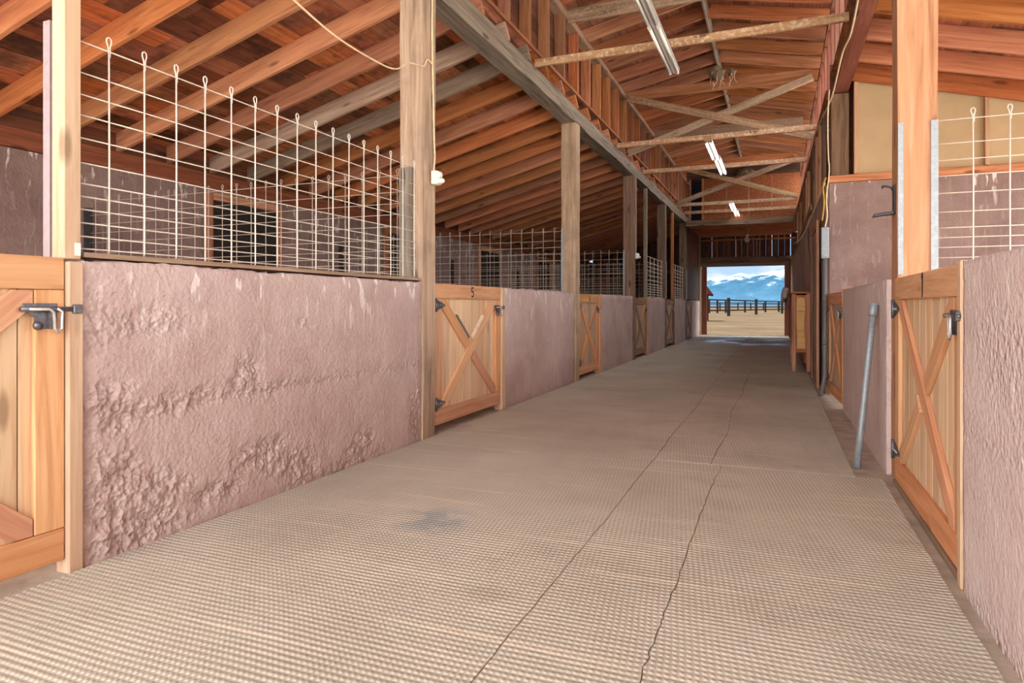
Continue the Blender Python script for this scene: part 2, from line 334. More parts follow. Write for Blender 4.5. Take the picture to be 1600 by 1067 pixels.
# ------------------------------------------------------------------ rough concrete stall walls
PATCH = [(1.80, 1.0, .09, .16, .7), (2.0, .98, .22, .07, .8), (1.83, .62, .18, .12, 1.), (1.86, .25, .16, .22, 1.), (2.07, .22, .2, .1, .9), (2.0, .08, .3, .07, 1.),
         (2.62, .68, .10, .11, 1.), (2.75, .61, .22, .045, 1.), (2.2, .605, .4, .05, .9), (2.42, .13, .2, .05, 1.), (2.72, .26, .25, .09, 1.), (3.0, .15, .22, .09, .9), (3.64, .13, .14, .1, 1.), (3.4, .03, .6, .05, .6), (3.07, .955, .10, .035, .7), (4.35, .25, .10, .3, .8)]
def rough_mask(y, z, seed, zj):
    n1 = noise.noise(V((y*1.1, z*1.6, seed))); jag = .35*noise.noise(V((y*9, z*9, seed)))+.2*noise.noise(V((y*22, z*22, seed)))
    low = max(0, 1-z/.42); m = 0
    if seed < 1:
        for (py, pz, ry, rz, st) in PATCH:
            d = math.hypot((y-py)/ry, (z-pz)/rz)+jag
            m = max(m, st*max(0, min(1, (1.25-d)*1.6)))
    else: m = max(m, min(1, max(0, (n1+low*.55-.36+jag*.3)*3)))
    zz = zj+.02*noise.noise(V((y*1.2, 3, seed)))
    up = .03+.07*max(0, noise.noise(V((y*2.3, 9, seed))))
    d = z-zz+.02*jag
    m = max(m, math.exp(-(d/(up if d > 0 else .016))**2)*max(.25, .7+.5*noise.noise(V((y*2, 1, seed)))))
    return m
def rough_wall(name, y0, y1, xf, sx, top, m, seed=0., res=.025, zj=.6, x_of=None, amp=1.):
    """low wall whose aisle face (x = xf, facing sx) is cast rough; WT thick"""
    b = MB(); bm = b.bm; ny = max(2, int((y1-y0)/res)); nz = max(2, int(top/res))
    F = []; R = []; lay = bm.verts.layers.float.new('rough')
    for i in range(ny+1):
        y = y0+(y1-y0)*i/ny; col = []; rc = []
        for j in range(nz+1):
            z = top*j/nz
            mk = rough_mask(y, z, seed, zj)
            edge = min(1, (y-y0)/.07, (y1-y)/.07, (top-z)/.05+.0)
            mk = max(mk, .7*max(0, 1-min((y-y0), (y1-y))/.09)*(.5+noise.noise(V((z*4, y, seed)))))
            q = V((y*30, z*30, seed)); q2 = V((y*62, z*62, seed+4))
            c1 = noise.voronoi(q+.5*noise.noise_vector(q*.6))[0][0]; c2 = noise.voronoi(q2)[0][0]
            d = mk*(-.013+.016*max(0, .6-c1)+.014*noise.noise(V((y*27, z*27, seed+1)))+.010*noise.noise(V((y*55, z*55, seed+2)))+.010*noise.noise(V((y*11, z*11, seed)))) + .006*noise.noise(V((y*1.5, z*1.5, seed+3))) + .0022*noise.noise(V((y*14, z*14, seed)))
            if abs(z-zj) < .12 and seed < 1: d += .006*max(0, min(1, (z-zj)/.02+.5))   # the upper lift stands a little proud
            if edge < 1: d -= (1-edge)*.012
            zt = z + (.012*noise.noise(V((y*5, 2, seed))) + .006*noise.noise(V((y*19, 2, seed))) if j == nz else 0)
            bx_ = x_of(y) if x_of else xf
            col.append(bm.verts.new((bx_+sx*d*amp, y, zt))); rc.append(mk)
        F.append(col); R.append(rc)
    for i in range(ny+1):
        for j in range(nz+1): F[i][j][lay] = max(0., min(1., R[i][j]))
    B0 = []
    for i in range(ny+1):
        y = y0+(y1-y0)*i/ny; xb = (x_of(y) if x_of else xf)-sx*WT
        B0.append((bm.verts.new((xb, y, 0)), bm.verts.new((xb, y, top-.004))))
    for i in range(ny):
        for j in range(nz): bm.faces.new((F[i][j], F[i+1][j], F[i+1][j+1], F[i][j+1]))
        bm.faces.new((F[i][nz], F[i+1][nz], B0[i+1][1], B0[i][1])); bm.faces.new((B0[i][0], B0[i][1], B0[i+1][1], B0[i+1][0]))
    for i in (0, ny): bm.faces.new(F[i]+[B0[i][1], B0[i][0]])
    bmesh.ops.recalc_face_normals(bm, faces=list(bm.faces))
    me = bpy.data.meshes.new(name); bm.to_mesh(me); bm.free()
    for p in me.polygons: p.use_smooth = abs(p.normal.x) > .5
    me.materials.append(M[m]); o = bpy.data.objects.new(name, me); COL.objects.link(o); return struct(o)
WL = [(1.765, 4.45), (6.13, 8.60), (10.06, 12.51), (14.1, 16.38), (17.96, 20.3), (21.9, 24.28)]
for i, (a, c_) in enumerate(WL):
    rough_wall('wall_stall_%d' % (i+1), a, c_, XL, 1, HL, 'pink', i*3.7+.4, .0115 if i == 0 else (.035 if i == 1 else .06))
rough_wall('wall_right', Y0, 2.845, XR, -1, HR, 'pink_right', 21., .025, .6, amp=.22)
rough_wall('wall_right_2', 4.64, 7.33, XR, -1, HR, 'pink_right', 27., .03, .6, x_of=lambda y: .631-.02*max(0, (y-5)/2.3), amp=.25)

# back wall of the stalls, its dark doors and the low divider walls
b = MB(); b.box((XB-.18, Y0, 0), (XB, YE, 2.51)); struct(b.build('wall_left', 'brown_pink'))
trim((XB-.16, Y0, 2.515), (XB+.03, YE, 2.70), 'beam_red')
b = MB(); b.box((XB-.15, Y0, 2.70), (XB-.12, YE, 3.0)); struct(b.build('wall_eave_left', 'sheath'))
for i, y in enumerate((6.05, 10.0, 13.95, 17.9)):
    d = box('door_%d' % (i+1), (XB+.006, y+.05, .02), (XB+.045, y+1.16, 2.36), 'dark', None, .004); struct(d)
    for k_, (lo, hi) in enumerate((((XB+.004, y-.05, 0), (XB+.07, y+.04, 2.46)), ((XB+.004, y+1.17, 0), (XB+.07, y+1.26, 2.46)), ((XB+.004, y+.045, 2.37), (XB+.07, y+1.165, 2.46)))):
        trim(lo, hi, 'stud')
for i, y in enumerate(POST[:4]): 
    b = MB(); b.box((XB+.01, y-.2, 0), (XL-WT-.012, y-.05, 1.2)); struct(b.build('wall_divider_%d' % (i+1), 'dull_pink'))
# right-hand divider and the tack room
b = MB(); b.box((.90, 4.46, 0), (3.6, 4.6, 1.2)); struct(b.build('wall_divider_right', 'dull_pink'))
TY = 8.55
b = MB(); b.box((.575, TY, 0), (3.6, TY+.08, 2.5)); struct(b.build('wall_tack_front', 'brown_pink'))
trim((.565, TY-.03, 2.505), (3.6, TY+.09, 2.585), 'rafter')
b = MB(); b.box((.86, TY+.02, 2.59), (3.6, TY+.06, 4.0)); o = b.build('wall_tack_upper', 'tan'); struct(o)
b = MB(); b.box((.60, TY+.3, 2.59), (.95, TY+.33, 4.0)); struct(b.build('wall_tack_corner', 'sheath'))
for x in (.83, 1.46, 2.1, 2.74): trim((x, TY-.035, 2.59), (x+.045, TY+.016, 3.75-.27*(x-.7)), 'post_orange')
# tack room side wall along the aisle
b = MB(); bm = b.bm
ys = [8.64, 10, 12, 15, 18, 21, 24.28]
vs = [[bm.verts.new((xr(y)+dx, y, z)) for dx, z in ((0, 0), (0, 2.5), (.08, 2.5), (.08, 0))] for y in ys]
for i in range(len(ys)-1):
    for j in range(4): bm.faces.new((vs[i][j], vs[i+1][j], vs[i+1][(j+1) % 4], vs[i][(j+1) % 4]))
bm.faces.new(vs[0]); bm.faces.new(vs[-1]); struct(b.build('wall_tack_side', 'dull_pink'))
# tack room door in it
ya, yb = 9.25, 10.45
d = empty('door_5', (0, 0, 0)); d['kind'] = 'structure'
x0 = xr(9.8)-.02
for i in range(6): board('door_board', (x0-.02, ya+.2*i, .04), (x0+.005, ya+.2*i+.197, 2.05), 'siding_dark' if i % 2 else 'board_old', d)
for z in (.35, 1.05, 1.3, 1.75): box('hinge', (x0-.028, ya-.03, z), (x0-.02, ya+.06, z+.1), 'white', d, .003)
trim((x0-.035, ya-.14, 0), (x0+.0, ya-.035, 2.12), 'post_orange'); trim((x0-.035, yb+.01, 0), (x0+.0, yb+.11, 2.12), 'stud'); trim((x0-.035, ya-.03, 2.06), (x0, yb, 2.16), 'stud')

# ------------------------------------------------------------------ posts and header beams
DISTP = ['weathered square post at hinge side of gate numbered five with a white switch box', 'square post where the second pink wall ends, second along the long stall row', 'brown square post with white outlet box, third along the long stall row',
         'dark square post, fourth along the long stall row', 'dark square post nearest the open end door in the long stall row']
for i, y in enumerate(POST):
    o = board('post', (XL-.205, y-.2, 0), (XL, y, 3.578), ('post', 'post', 'post_dark', 'post_dark', 'post_dark')[i], None, .008, .006 if i < 2 else 0)
    tag(o, DISTP[i], 'post', 'posts along the long stall row')
o = board('post', (.66, 4.43, 0), (.865, 4.635, 3.578), 'post_orange', None, .008, .004)
tag(o, 'orange square post behind gate numbered one, edged with two galvanised strips', 'post', 'posts along the pipe side')
o = board('post', (.60, TY+.085, 0), (.79, TY+.28, 3.578), 'post_dark', None, .006)
tag(o, 'grey square post rising behind the tack room wall sill to the brown beam', 'post', 'posts along the pipe side')
for i, y in enumerate(POST[2:]):
    x = xr(y)+.09
    o = board('post', (x, y-.2, 2.505), (x+.19, y, 3.578), 'post_dark', None, .006)
    tag(o, 'short dark post on top of tack room side wall, %s past the grey post' % ORD[i], 'post', 'posts along the pipe side')
o = timber('beam', (XL-.1, Y0, 3.685), (XL-.1, YE, 3.685), .2, .205, 'beam', wob=.012); struct(o)
o = timber('beam', (XR+.075, Y0, 3.64), (XR+.075, 8.85, 3.64), .15, .12, 'beam_red', wob=.004); struct(o)
o = timber('beam', (XR+.0, 8.86, 3.64), (xr(YE)+.075, YE, 3.64), .15, .12, 'beam_red'); struct(o)
trim((xr(14)-.03, 11.0, 2.52), (xr(14)+.0, 24.2, 2.62), 'post_dark')
# studding and boarding between wall top and beam on the tack room side
for y in (9.3, 10.0, 10.7, 11.4, 13.3, 14.0, 15.0, 17.2, 18.0, 19.0):
    x = xr(y)+.02; o = board('wall_stud', (x, y, 2.51), (x+.05, y+.14, 3.57), 'post_orange' if int(y*10) % 3 else 'post_dark')
    struct(o)
b = MB(); bm = b.bm
vs = [[bm.verts.new((xr(y)+dx, y, z)) for dx, z in ((.3, 2.505), (.3, 3.98), (.33, 3.98), (.33, 2.505))] for y in ys]
for i in range(len(ys)-1):
    for j in range(4): bm.faces.new((vs[i][j], vs[i+1][j], vs[i+1][(j+1) % 4], vs[i][(j+1) % 4]))
bm.faces.new(vs[0]); bm.faces.new(vs[-1]); struct(b.build('wall_tack_side_upper', 'osb'))

# jambs and upright boards beside the gates
trim((XL-.07, 1.70, 0), (XL+.006, 1.76, HL-.01), 'pale')
trim((XL-.09, 6.04, 0), (XL+.0, 6.125, HL), 'pale')
trim((XL-.09, 9.955, 0), (XL+.004, 10.055, HL), 'frame'); trim((XL-.09, 14.02, 0), (XL+.002, 14.095, HL), 'frame')
trim((XL-.09, 17.87, 0), (XL+.002, 17.955, HL), 'post_dark')
trim((XR-.004, 2.848, 0), (XR+.1, 2.90, HR+.005), 'pale')
o = board('upright_board', (XL-.085, 1.693, HL), (XL-.012, 1.762, 3.575), 'pale', None, .004)
tag(o, 'pale planed upright board at the near end of the big wire mesh panel', 'board')
tag(board('board_tag', (XL-.0115, 1.735, 1.25), (XL-.008, 1.757, 1.30), 'white', None, 0), 'small white tag at the foot of the pale upright board', 'tag')
o = board('upright_board', (XL-.09, 14.0, HL), (XL-.02, 14.09, 3.575), 'beam', None, .004)
tag(o, 'grey upright board beside the mesh just beyond the third post', 'board')
o = board('upright_board', (XL-.09, 17.86, HL), (XL-.02, 17.95, 3.575), 'stud', None, .004)
tag(o, 'orange upright board beside the mesh just beyond the fourth post', 'board')
b = MB(); b.prism([(-2.712, 1.70, 1.2), (-2.672, 1.70, 1.2), (-2.672, 1.718, 1.2), (-2.712, 1.718, 1.2)], (0, 0, .985)); 
tag(b.build('steel_channel', 'channel'), 'thin pinkish metal strip standing behind the pale upright board', 'metal strip')
tag(board('weathered_board', (XL-.2, 4.42, HL+.015), (XL-.085, 4.444, 2.14), 'beam', None, .003), 'short grey weathered board behind the far end of big wire mesh, against the first post', 'board')
# galvanised mesh channels on posts
for (lo, hi, lab) in (((.662, 4.419, 1.235), (.69, 4.429, 2.13), 'galvanised strip on the aisle edge of the orange post'), ((.828, 4.419, 1.235), (.866, 4.429, 2.13), 'galvanised strip on the stall edge of the orange post'),
                      ((XL-.203, 8.607, 1.24), (XL-.178, 8.617, 2.13), 'whitish strip on the edge of the second post'), ((XL-.203, 12.507, 1.24), (XL-.172, 12.517, 2.13), 'whitish strip on the edge of the third post'),
                      ((XL+.001, 16.5, 1.24), (XL+.008, 16.57, 2.15), 'whitish strip on the aisle face of the fourth post'), ((XL+.001, 20.42, 1.24), (XL+.008, 20.49, 2.15), 'whitish strip on the aisle face of the fifth post')):
    tag(board('steel_channel', lo, hi, 'galv', None, .001), lab, 'metal strip')
for z in (1.62, 1.86): pass

# ------------------------------------------------------------------ wire mesh panels
WZ = [0, .06, .125, .19, .253, .315, .415, .535, .645, .745, .85, 1.0]
def mesh_panel(label, p0, p1, z0, z1, first, pitch, m, group, detail=True, r=.0039, loops=True):
    p0, p1 = V(p0), V(p1); d = (p1-p0); L = d.length; d.normalize()
    e = empty('wire_mesh_panel', (p0.x, p0.y, z0), math.atan2(d.y, d.x)); tag(e, label, 'wire panel', group)
    H = z1-z0; xs = []; x = first
    while x < L-.01: xs.append(x); x += pitch
    def stay(b, x, sd):
        bow = .004*noise.noise(V((x*3, sd, 0)))
        pts = [(x+.0, -.006, -.004), (x, -.008, .01), (x+bow, -.007, H*.5), (x, -.007, H-.012)]
        b.tube(pts, r, 6)
        if loops:
            lp = [(x-.001, -.007, H-.016), (x-.0035, -.007, H+.012), (x-.011, -.007, H+.032), (x-.0095, -.007, H+.046), (x, -.007, H+.053), (x+.0095, -.007, H+.046), (x+.011, -.007, H+.032), (x+.005, -.007, H+.012), (x+.005, -.007, H-.03)]
            b.tube(lp, r*.8, 6)
    def line(b, f):
        z = H*(f*.985+.01); n = max(2, int(L/.4))
        b.tube([(L*i/n, 0, z+.002*noise.noise(V((i*1.3, f*20, 4)))) for i in range(n+1)], r*.8, 6)
    if detail:
        for i, x in enumerate(xs): b = MB(); stay(b, x, i); b.build('upright_wire', m, e, None, 0, True)
        for f in WZ: b = MB(); line(b, f); b.build('line_wire', m, e, None, 0, True)
    else:
        b = MB()
        for i, x in enumerate(xs): stay(b, x, i)
        b.build('upright_wire_lattice', m, e, None, 0, True)
        b = MB()
        for f in WZ: line(b, f)
        b.build('line_wire_lattice', m, e, None, 0, True)
    return e
sl = board('panel_sill', (XL-.15, 1.775, HL+.012), (XL-.012, 4.445, HL+.032), 'sill', None, .002, .003)
tag(sl, 'brown weathered sill board on the nearest pink wall, under the big wire mesh', 'sill board')
mesh_panel('big cream wire mesh panel with looped tops above the nearest pink wall', (XL-.055, 1.775, 0), (XL-.055, 4.43, 0), HL+.04, 2.13, .129, .1665, 'wire', 'wire mesh over the stall walls')
mesh_panel('cream wire mesh panel beside the orange post, over the stall of gate one', (.87, 4.54, 0), (3.5, 4.54, 0), 1.21, 2.155, .19, .178, 'wire', 'wire mesh between stalls')
mesh_panel('thin wire mesh divider seen through the big mesh panel, meeting the first post', (XL-.215, 4.53, 0), (XB+.06, 4.53, 0), 1.21, 2.11, .07, .17, 'wire_old', 'wire mesh between stalls', True, .0036)
mesh_panel('wire mesh divider seen over gate numbered five, meeting the second post', (XL-.215, 8.7, 0), (XB+.06, 8.7, 0), 1.21, 2.1, .12, .165, 'wire_old', 'wire mesh between stalls', True, .0042)
mesh_panel('wire mesh divider meeting the third post', (XL-.215, 12.6, 0), (XB+.06, 12.6, 0), 1.21, 2.1, .12, .165, 'wire_old', 'wire mesh between stalls', False, .0048)
mesh_panel('wire mesh divider meeting the fourth post', (XL-.215, 16.45, 0), (XB+.06, 16.45, 0), 1.21, 2.1, .12, .165, 'wire_old', 'wire mesh between stalls', False, .0048)
mesh_panel('wire mesh panel above the wall between third and fourth posts', (XL-.07, 14.1, 0), (XL-.07, 16.35, 0), HL+.012, 2.15, .06, .5, 'wire', 'wire mesh over the stall walls', True, .008, False)
mesh_panel('wire mesh panel above the wall between fourth and fifth posts', (XL-.07, 17.96, 0), (XL-.07, 20.28, 0), HL+.012, 2.2, .06, .5, 'wire', 'wire mesh over the stall walls', True, .008, False)
for i, y in enumerate((4.53, 8.7, 12.6, 16.45)):
    o = box('end_channel', (XB+.002, y-.03, 1.205), (XB+.05, y+.03, 2.05), 'iron')
    tag(o, 'dark upright steel channel on the back wall holding the %s mesh divider' % ORD[i], 'metal strip')

# ------------------------------------------------------------------ stall gates
def digit(b, ch, cx, cz, s, y):
    """strokes of a painted numeral, drawn in the gate's own plane"""
    seg = {'1': [[(-.12, .36), (.06, .5), (0, -.5)]], '5': [[(.28, .5), (-.22, .5), (-.24, .08), (.1, .12), (.28, -.12), (.18, -.42), (-.05, -.5), (-.26, -.4)]],
           '6': [[(.22, .48), (-.1, .3), (-.26, -.05), (-.22, -.4), (.05, -.5), (.26, -.3), (.18, -.02), (-.08, .02), (-.24, -.15)]],
           '7': [[(-.26, .5), (.28, .5), (.0, -.5)]], '8': [[(0, .5), (-.22, .36), (-.16, .1), (.2, -.16), (.22, -.4), (0, -.5), (-.22, -.4), (-.2, -.16), (.18, .12), (.22, .36), (0, .5)]],
           '9': [[(.22, .2), (.1, .02), (-.18, .06), (-.25, .32), (-.05, .5), (.2, .42), (.22, .2), (.1, -.5)]]}[ch]
    for st in seg:
        for (a, c), (d, e) in zip(st, st[1:]):
            p = V((cx+a*s, y, cz+c*s)); q = V((cx+d*s, y, cz+e*s)); t = (q-p).normalized(); w = t.cross(V((0, 1, 0)))*s*(.1 if ch == '1' else .075)
            b.prism([p-w-t*s*.04, q-w+t*s*.04, q+w+t*s*.04, p+w-t*s*.04], (0, .0012, 0))
def stall_gate(label, loc, rz, w, h, num, frame_m, board_m, cont='\\', bottom=.055, scrape=False, hinge=True, latch=True, group='stall gates'):
    """gate-local: x from hinge to latch, z up, the aisle is towards -y; front of the frame at y = 0"""
    e = empty('stall_gate', loc, rz); tag(e, label, 'stall gate', group)
    T = .022; rail = .125; st = .11
    b = MB(); n = int(w/.145)
    mt = Matrix(((0, 1, 0, 0), (0, 0, 1, T), (1, 0, 0, bottom), (0, 0, 0, 1)))     # local X up, local Y across, local Z into the stall
    for i in range(n+1):
        a, c = i*.145+.0015, min(w-.004, (i+1)*.145-.0015)
        if c-a > .02: b.box((.004, max(a, .004), .001), (h-bottom-.004, c, .022))
    b.build('plank_panel', board_m, e, mt, .003)
    P = lambda nm, p0, p1, ww, m, y0=0., t=T: timber(nm, (p0[0], y0+t/2, p0[1]), (p1[0], y0+t/2, p1[1]), ww, t, m, (0, 1, 0), e, .003)
    P('top_rail', (0, h-rail/2), (w, h-rail/2), rail, frame_m if not scrape else 'frame_red')
    P('bottom_rail', (0, bottom+rail/2), (w, bottom+rail/2), rail, frame_m)
    P('stile', (st/2, bottom+rail+.002), (st/2, h-rail-.002), st, frame_m); P('stile', (w-st/2, bottom+rail+.002), (w-st/2, h-rail-.002), st, frame_m)
    x0, x1, z0, z1 = st+.005, w-st-.005, bottom+rail+.004, h-rail-.004
    bw = .095
    def brace(A, B, t0, t1, y, m):
        """strip from A to B clipped to the inside of the frame, between fractions t0 and t1"""
        A, B = V((A[0], 0, A[1])), V((B[0], 0, B[1])); d = (B-A).normalized(); nrm = V((-d.z, 0, d.x))
        p, q = A+(B-A)*t0, A+(B-A)*t1
        poly = [p-nrm*bw/2, q-nrm*bw/2, q+nrm*bw/2, p+nrm*bw/2]
        if t0 == 0: poly[0] -= d*.2; poly[3] -= d*.2
        if t1 == 1: poly[1] += d*.2; poly[2] += d*.2
        def clip(pl, ax, val, keep_gt):
            out = []
            for i in range(len(pl)):
                a, c = pl[i], pl[(i+1) % len(pl)]; ia = (a[ax] > val) == keep_gt; ic = (c[ax] > val) == keep_gt
                if ia: out.append(a)
                if ia != ic: out.append(a+(c-a)*((val-a[ax])/(c[ax]-a[ax])))
            return out
        for ax, val, kp in ((0, x0, True), (0, x1, False), (2, z0, True), (2, z1, False)): poly = clip(poly, ax, val, kp)
        mt, L = frame(A, B, (0, 1, 0)); inv = mt.inverted(); b = MB()
        b.prism([inv @ (V(v)+V((0, y, 0))) for v in poly], inv.to_3x3() @ V((0, T, 0)))
        return b.build('brace', m, e, mt, .002)
    cA, cB = ((x0, z1), (x1, z0)) if cont == '\\' else ((x0, z0), (x1, z1))
    dA, dB = ((x0, z0), (x1, z1)) if cont == '\\' else ((x0, z1), (x1, z0))
    g_ = .058/1.0
    brace(cA, cB, 0, 1, 0, frame_m)
    brace(dA, dB, 0, .5-g_, .0005, frame_m); u = brace(dA, dB, .5+g_, 1, .0005, 'frame_red')
    if scrape:
        for s_, (a0, a1), mm in (('scraped_strip', (.21, .43), 'galv_dark'), ('scraped_strip', (.57, .78), 'fresh')):
            A, B = ((dA, dB) if mm == 'galv_dark' else (cA, cB)); A = V((A[0], 0, A[1])); B = V((B[0], 0, B[1])); d = (B-A).normalized(); nn = V((-d.z, 0, d.x))*(1 if mm == 'galv_dark' else 1)
            p, q = A+(B-A)*a0+nn*.047, A+(B-A)*a1+nn*.047
            if p.z > 0: b = MB(); b.prism([p+V((0, -.002, 0)), q+V((0, -.002, 0)), q+nn*.028+V((0, -.002, 0)), p+nn*.028+V((0, -.002, 0))], (0, .022, 0)); b.build(s_, mm, e)
    if num:
        b = MB(); digit(b, num, w*.52, h-rail*.5, rail*(.85 if num == '1' else .66), -.0016); b.build('painted_number', 'black', e)
    if hinge:
        for z in (h-rail-.055, bottom+rail+.05):
            b = MB(); b.prism([(-.002, -.009, z-.045), (.03, -.009, z-.04), (.15, -.009, z-.008), (.165, -.009, z), (.15, -.009, z+.008), (.03, -.009, z+.04), (-.002, -.009, z+.045)], (0, .007, 0))
            hg = b.build('hinge', 'steel', e, None, .001)
            b = MB(); b.tube([(-.004, -.012, z-.055), (-.004, -.012, z+.055)], .009, 8); b.build('hinge_pin', 'steel', hg, None, 0, True)
            b = MB()
            for q in (.03, .07, .11): b.tube([(q, -.0125, z), (q, -.008, z)], .007, 8)
            b.build('screw_head', 'steel_bright', hg)
    if latch:
        z = h-rail-.075; x = w-.115
        b = MB(); b.prism([(x+.0, -.006, z-.075), (x+.085, -.006, z-.075), (x+.085, -.006, z+.022), (x-.04, -.006, z+.022), (x-.04, -.006, z-.0), (x, -.006, z-.03)], (0, .005, 0))
        la = b.build('latch', 'steel', e, None, .001)
        b = MB(); b.tube([(x-.055, -.018, z), (w+.055, -.018, z)], .0095, 10); b.build('bolt', 'steel', la, None, 0, True)
        b = MB(); b.tube([(x-.03, -.026, z), (x+.04, -.03, z), (x+.055, -.03, z-.012), (x+.06, -.03, z-.075), (x+.07, -.03, z-.09), (x+.085, -.03, z-.075), (x+.088, -.03, z-.01), (x+.07, -.028, z+.002)], .006, 8); b.build('latch_handle', 'steel_bright', la, None, 0, True)
        b = MB(); b.tube([(x+.008, -.008, z-.062), (x+.008, -.022, z-.062)], .016, 12); b.build('latch_knob', 'steel', la, None, 0, True)
        b = MB(); b.box((w+.022, -.012, z-.055), (w+.05, .01, z-.018)); b.box((w+.018, -.03, z-.018), (w+.054, -.004, z+.018)); b.box((w+.022, -.012, z+.03), (w+.05, .01, z+.052)); b.build('latch_keeper', 'steel', la, None, .003)
    return e
RL = math.radians(90); RR = math.radians(-90)
stall_gate('orange stall gate with sliding bolt beside the pale jamb, nearest on the long stall row', (XL-.012, .38, 0), RL, 1.315, 1.238, None, 'frame', 'board', '/', .06)
stall_gate('orange stall gate numbered five with scraped X brace, between first post and second pink wall', (XL-.018, 4.685, 0), RL, 1.345, 1.236, '5', 'frame', 'board', '/', .07, True)
stall_gate('brown stall gate numbered six just beyond the second post', (XL-.018, 8.85, 0), RL, 1.1, 1.225, '6', 'frame', 'board_old', '\\', .07)
stall_gate('faded stall gate numbered seven just beyond the third post', (XL-.018, 12.75, 0), RL, 1.26, 1.21, '7', 'frame_old', 'board_old', '\\', .07)
stall_gate('faded stall gate numbered eight just beyond the fourth post', (XL-.018, 16.61, 0), RL, 1.25, 1.2, '8', 'frame_old', 'board_old', '/', .07)
stall_gate('faded stall gate numbered nine nearest the open end door', (XL-.018, 20.53, 0), RL, 1.3, 1.2, '9', 'frame_old', 'board_old', '\\', .07)
stall_gate('pale stall gate numbered one below the orange post', (XR+.012, 4.39, 0), RR, 1.485, 1.212, '1', 'frame', 'board', '\\', .035)
stall_gate('brown stall gate half hidden beyond the leaning pipe', (.555, 8.50, 0), RR+.05, 1.12, 1.195, None, 'frame', 'board_old', '\\', .05)
trim((XR+.004, 2.91, 0), (XR+.07, 4.42, .03), 'sill')
for i, y in enumerate((6.03, 7.3)): pass
tag(box('header_block', (.60, 7.30, HR+.004), (.72, 7.34, HR+.03), 'post_orange'), 'small orange wood end block on top of the pale pink wall by the leaning pipe', 'block')

# ------------------------------------------------------------------ roofs
SL = .263
def zl(x): return 3.795-SL*(abs(x)-2.6)          # underside of the rafters over the long stall row
def zr(x): return 3.705-SL*(x-.66)
RP = .632
def deck(name, pts, m, thick=.025):
    """sloping roof boards; local X runs up the slope, local Y along the barn"""
    (xa, za), (xb, zb), y0, y1 = pts
    mt, L = frame((xa, y0, za), (xb, y0, zb), (0, 0, 1))
    sgn = 1 if mt.col[1][1] > 0 else -1
    b = MB(); b.box((0, 0 if sgn > 0 else -(y1-y0), 0), (L, (y1-y0) if sgn > 0 else 0, thick)); return struct(b.build(name, m, None, mt))
RD = .2/math.cos(math.atan(SL))
deck('ceiling_left', ((XB-.5, zl(XB-.5)+RD+.002), (-2.62, zl(2.62)+RD+.002), Y0, YE), 'deck')
deck('ceiling_right', ((.62, zr(.62)+RD+.002), (4.3, zr(4.3)+RD+.002), Y0, TY+.3), 'deck')
XM = (XL+XR)/2; ZP = 4.975; CS = .215
def zc(x): return ZP+CS*(1.63-abs(x-XM))
CD = .19/math.cos(math.atan(CS))
deck('ceiling_ridge_left', ((XM-1.95, zc(XM-1.95)+CD+.002), (XM, zc(XM)+CD+.002), Y0, YE), 'deck_red')
deck('ceiling_ridge_right', ((XM, zc(XM)+CD+.002), (XM+1.95, zc(XM+1.95)+CD+.002), Y0, YE), 'deck_red')
def rafter(p0, p1, d, m, label, group, name='rafter'):
    """p0, p1 on the underside; plumb sides"""
    p0, p1 = V(p0), V(p1); mt, L = frame(p0, p1); b = MB(); b.box((0, -.022, .0), (L, .022, d))
    tag(b.build(name, m, None, mt, .003), label, 'rafter', group)
y = 6.86-RP*8; i = 0
while y < YE-.2:
    m = 'rafter'
    if abs(y-6.86) < .1: m = 'rafter_grey'
    elif abs(y-6.86+RP) < .1 : m = 'rafter_grey'
    elif i > 22: m = 'rafter_red'
    rafter((XB-.35, y, zl(XB-.35)), (XL+.005, y, zl(2.56)), .2, m, 'sloping rafter over the long stall row, %s counted from the viewer' % ORD[i], 'rafters over the long stall row')
    y += RP; i += 1
y = 6.86+RP; i = 0
while y < 20.1:
    rafter((XM-1.9, y, zc(XM-1.9)), (XM-.02, y, zc(XM-.02)), .19, 'rafter_red', 'ridge roof rafter rising from the long studded wall, %s counted from the viewer' % ORD[i], 'ridge rafters on the stall-row slope')
    rafter((XM+1.9, y, zc(XM+1.9)), (XM+.02, y, zc(XM+.02)), .19, 'rafter_red', 'ridge roof rafter falling towards the tack room side, %s counted from the viewer' % ORD[i], 'ridge rafters on the tack-room slope')
    y += RP; i += 1
trim((3.95, Y0, zr(4.05)-.2), (4.15, TY+.3, zr(4.15)-.003), 'beam_red')
for yy in (-2.4, .4, 4.45, 8.6): trim((3.97, yy, 0), (4.13, yy+.16, zr(4.05)-.205), 'post_dark')
y = TY-.06; i = 0
while y > 4.9:
    rafter((4.2, y, zr(4.2)), (XR+.01, y, zr(XR+.01)), .2, 'rafter', 'sloping rafter over the stall of gate one, %s counted from the tan wall board' % ORD[i], 'rafters over the stalls by gate one')
    y -= RP; i += 1
o = timber('ridge_board', (XM, 6.0, zc(XM)+.075), (XM, 20.2, zc(XM)+.075), .035, .22, 'beam'); tag(o, 'grey ridge board running along the peak of the aisle roof', 'ridge board')

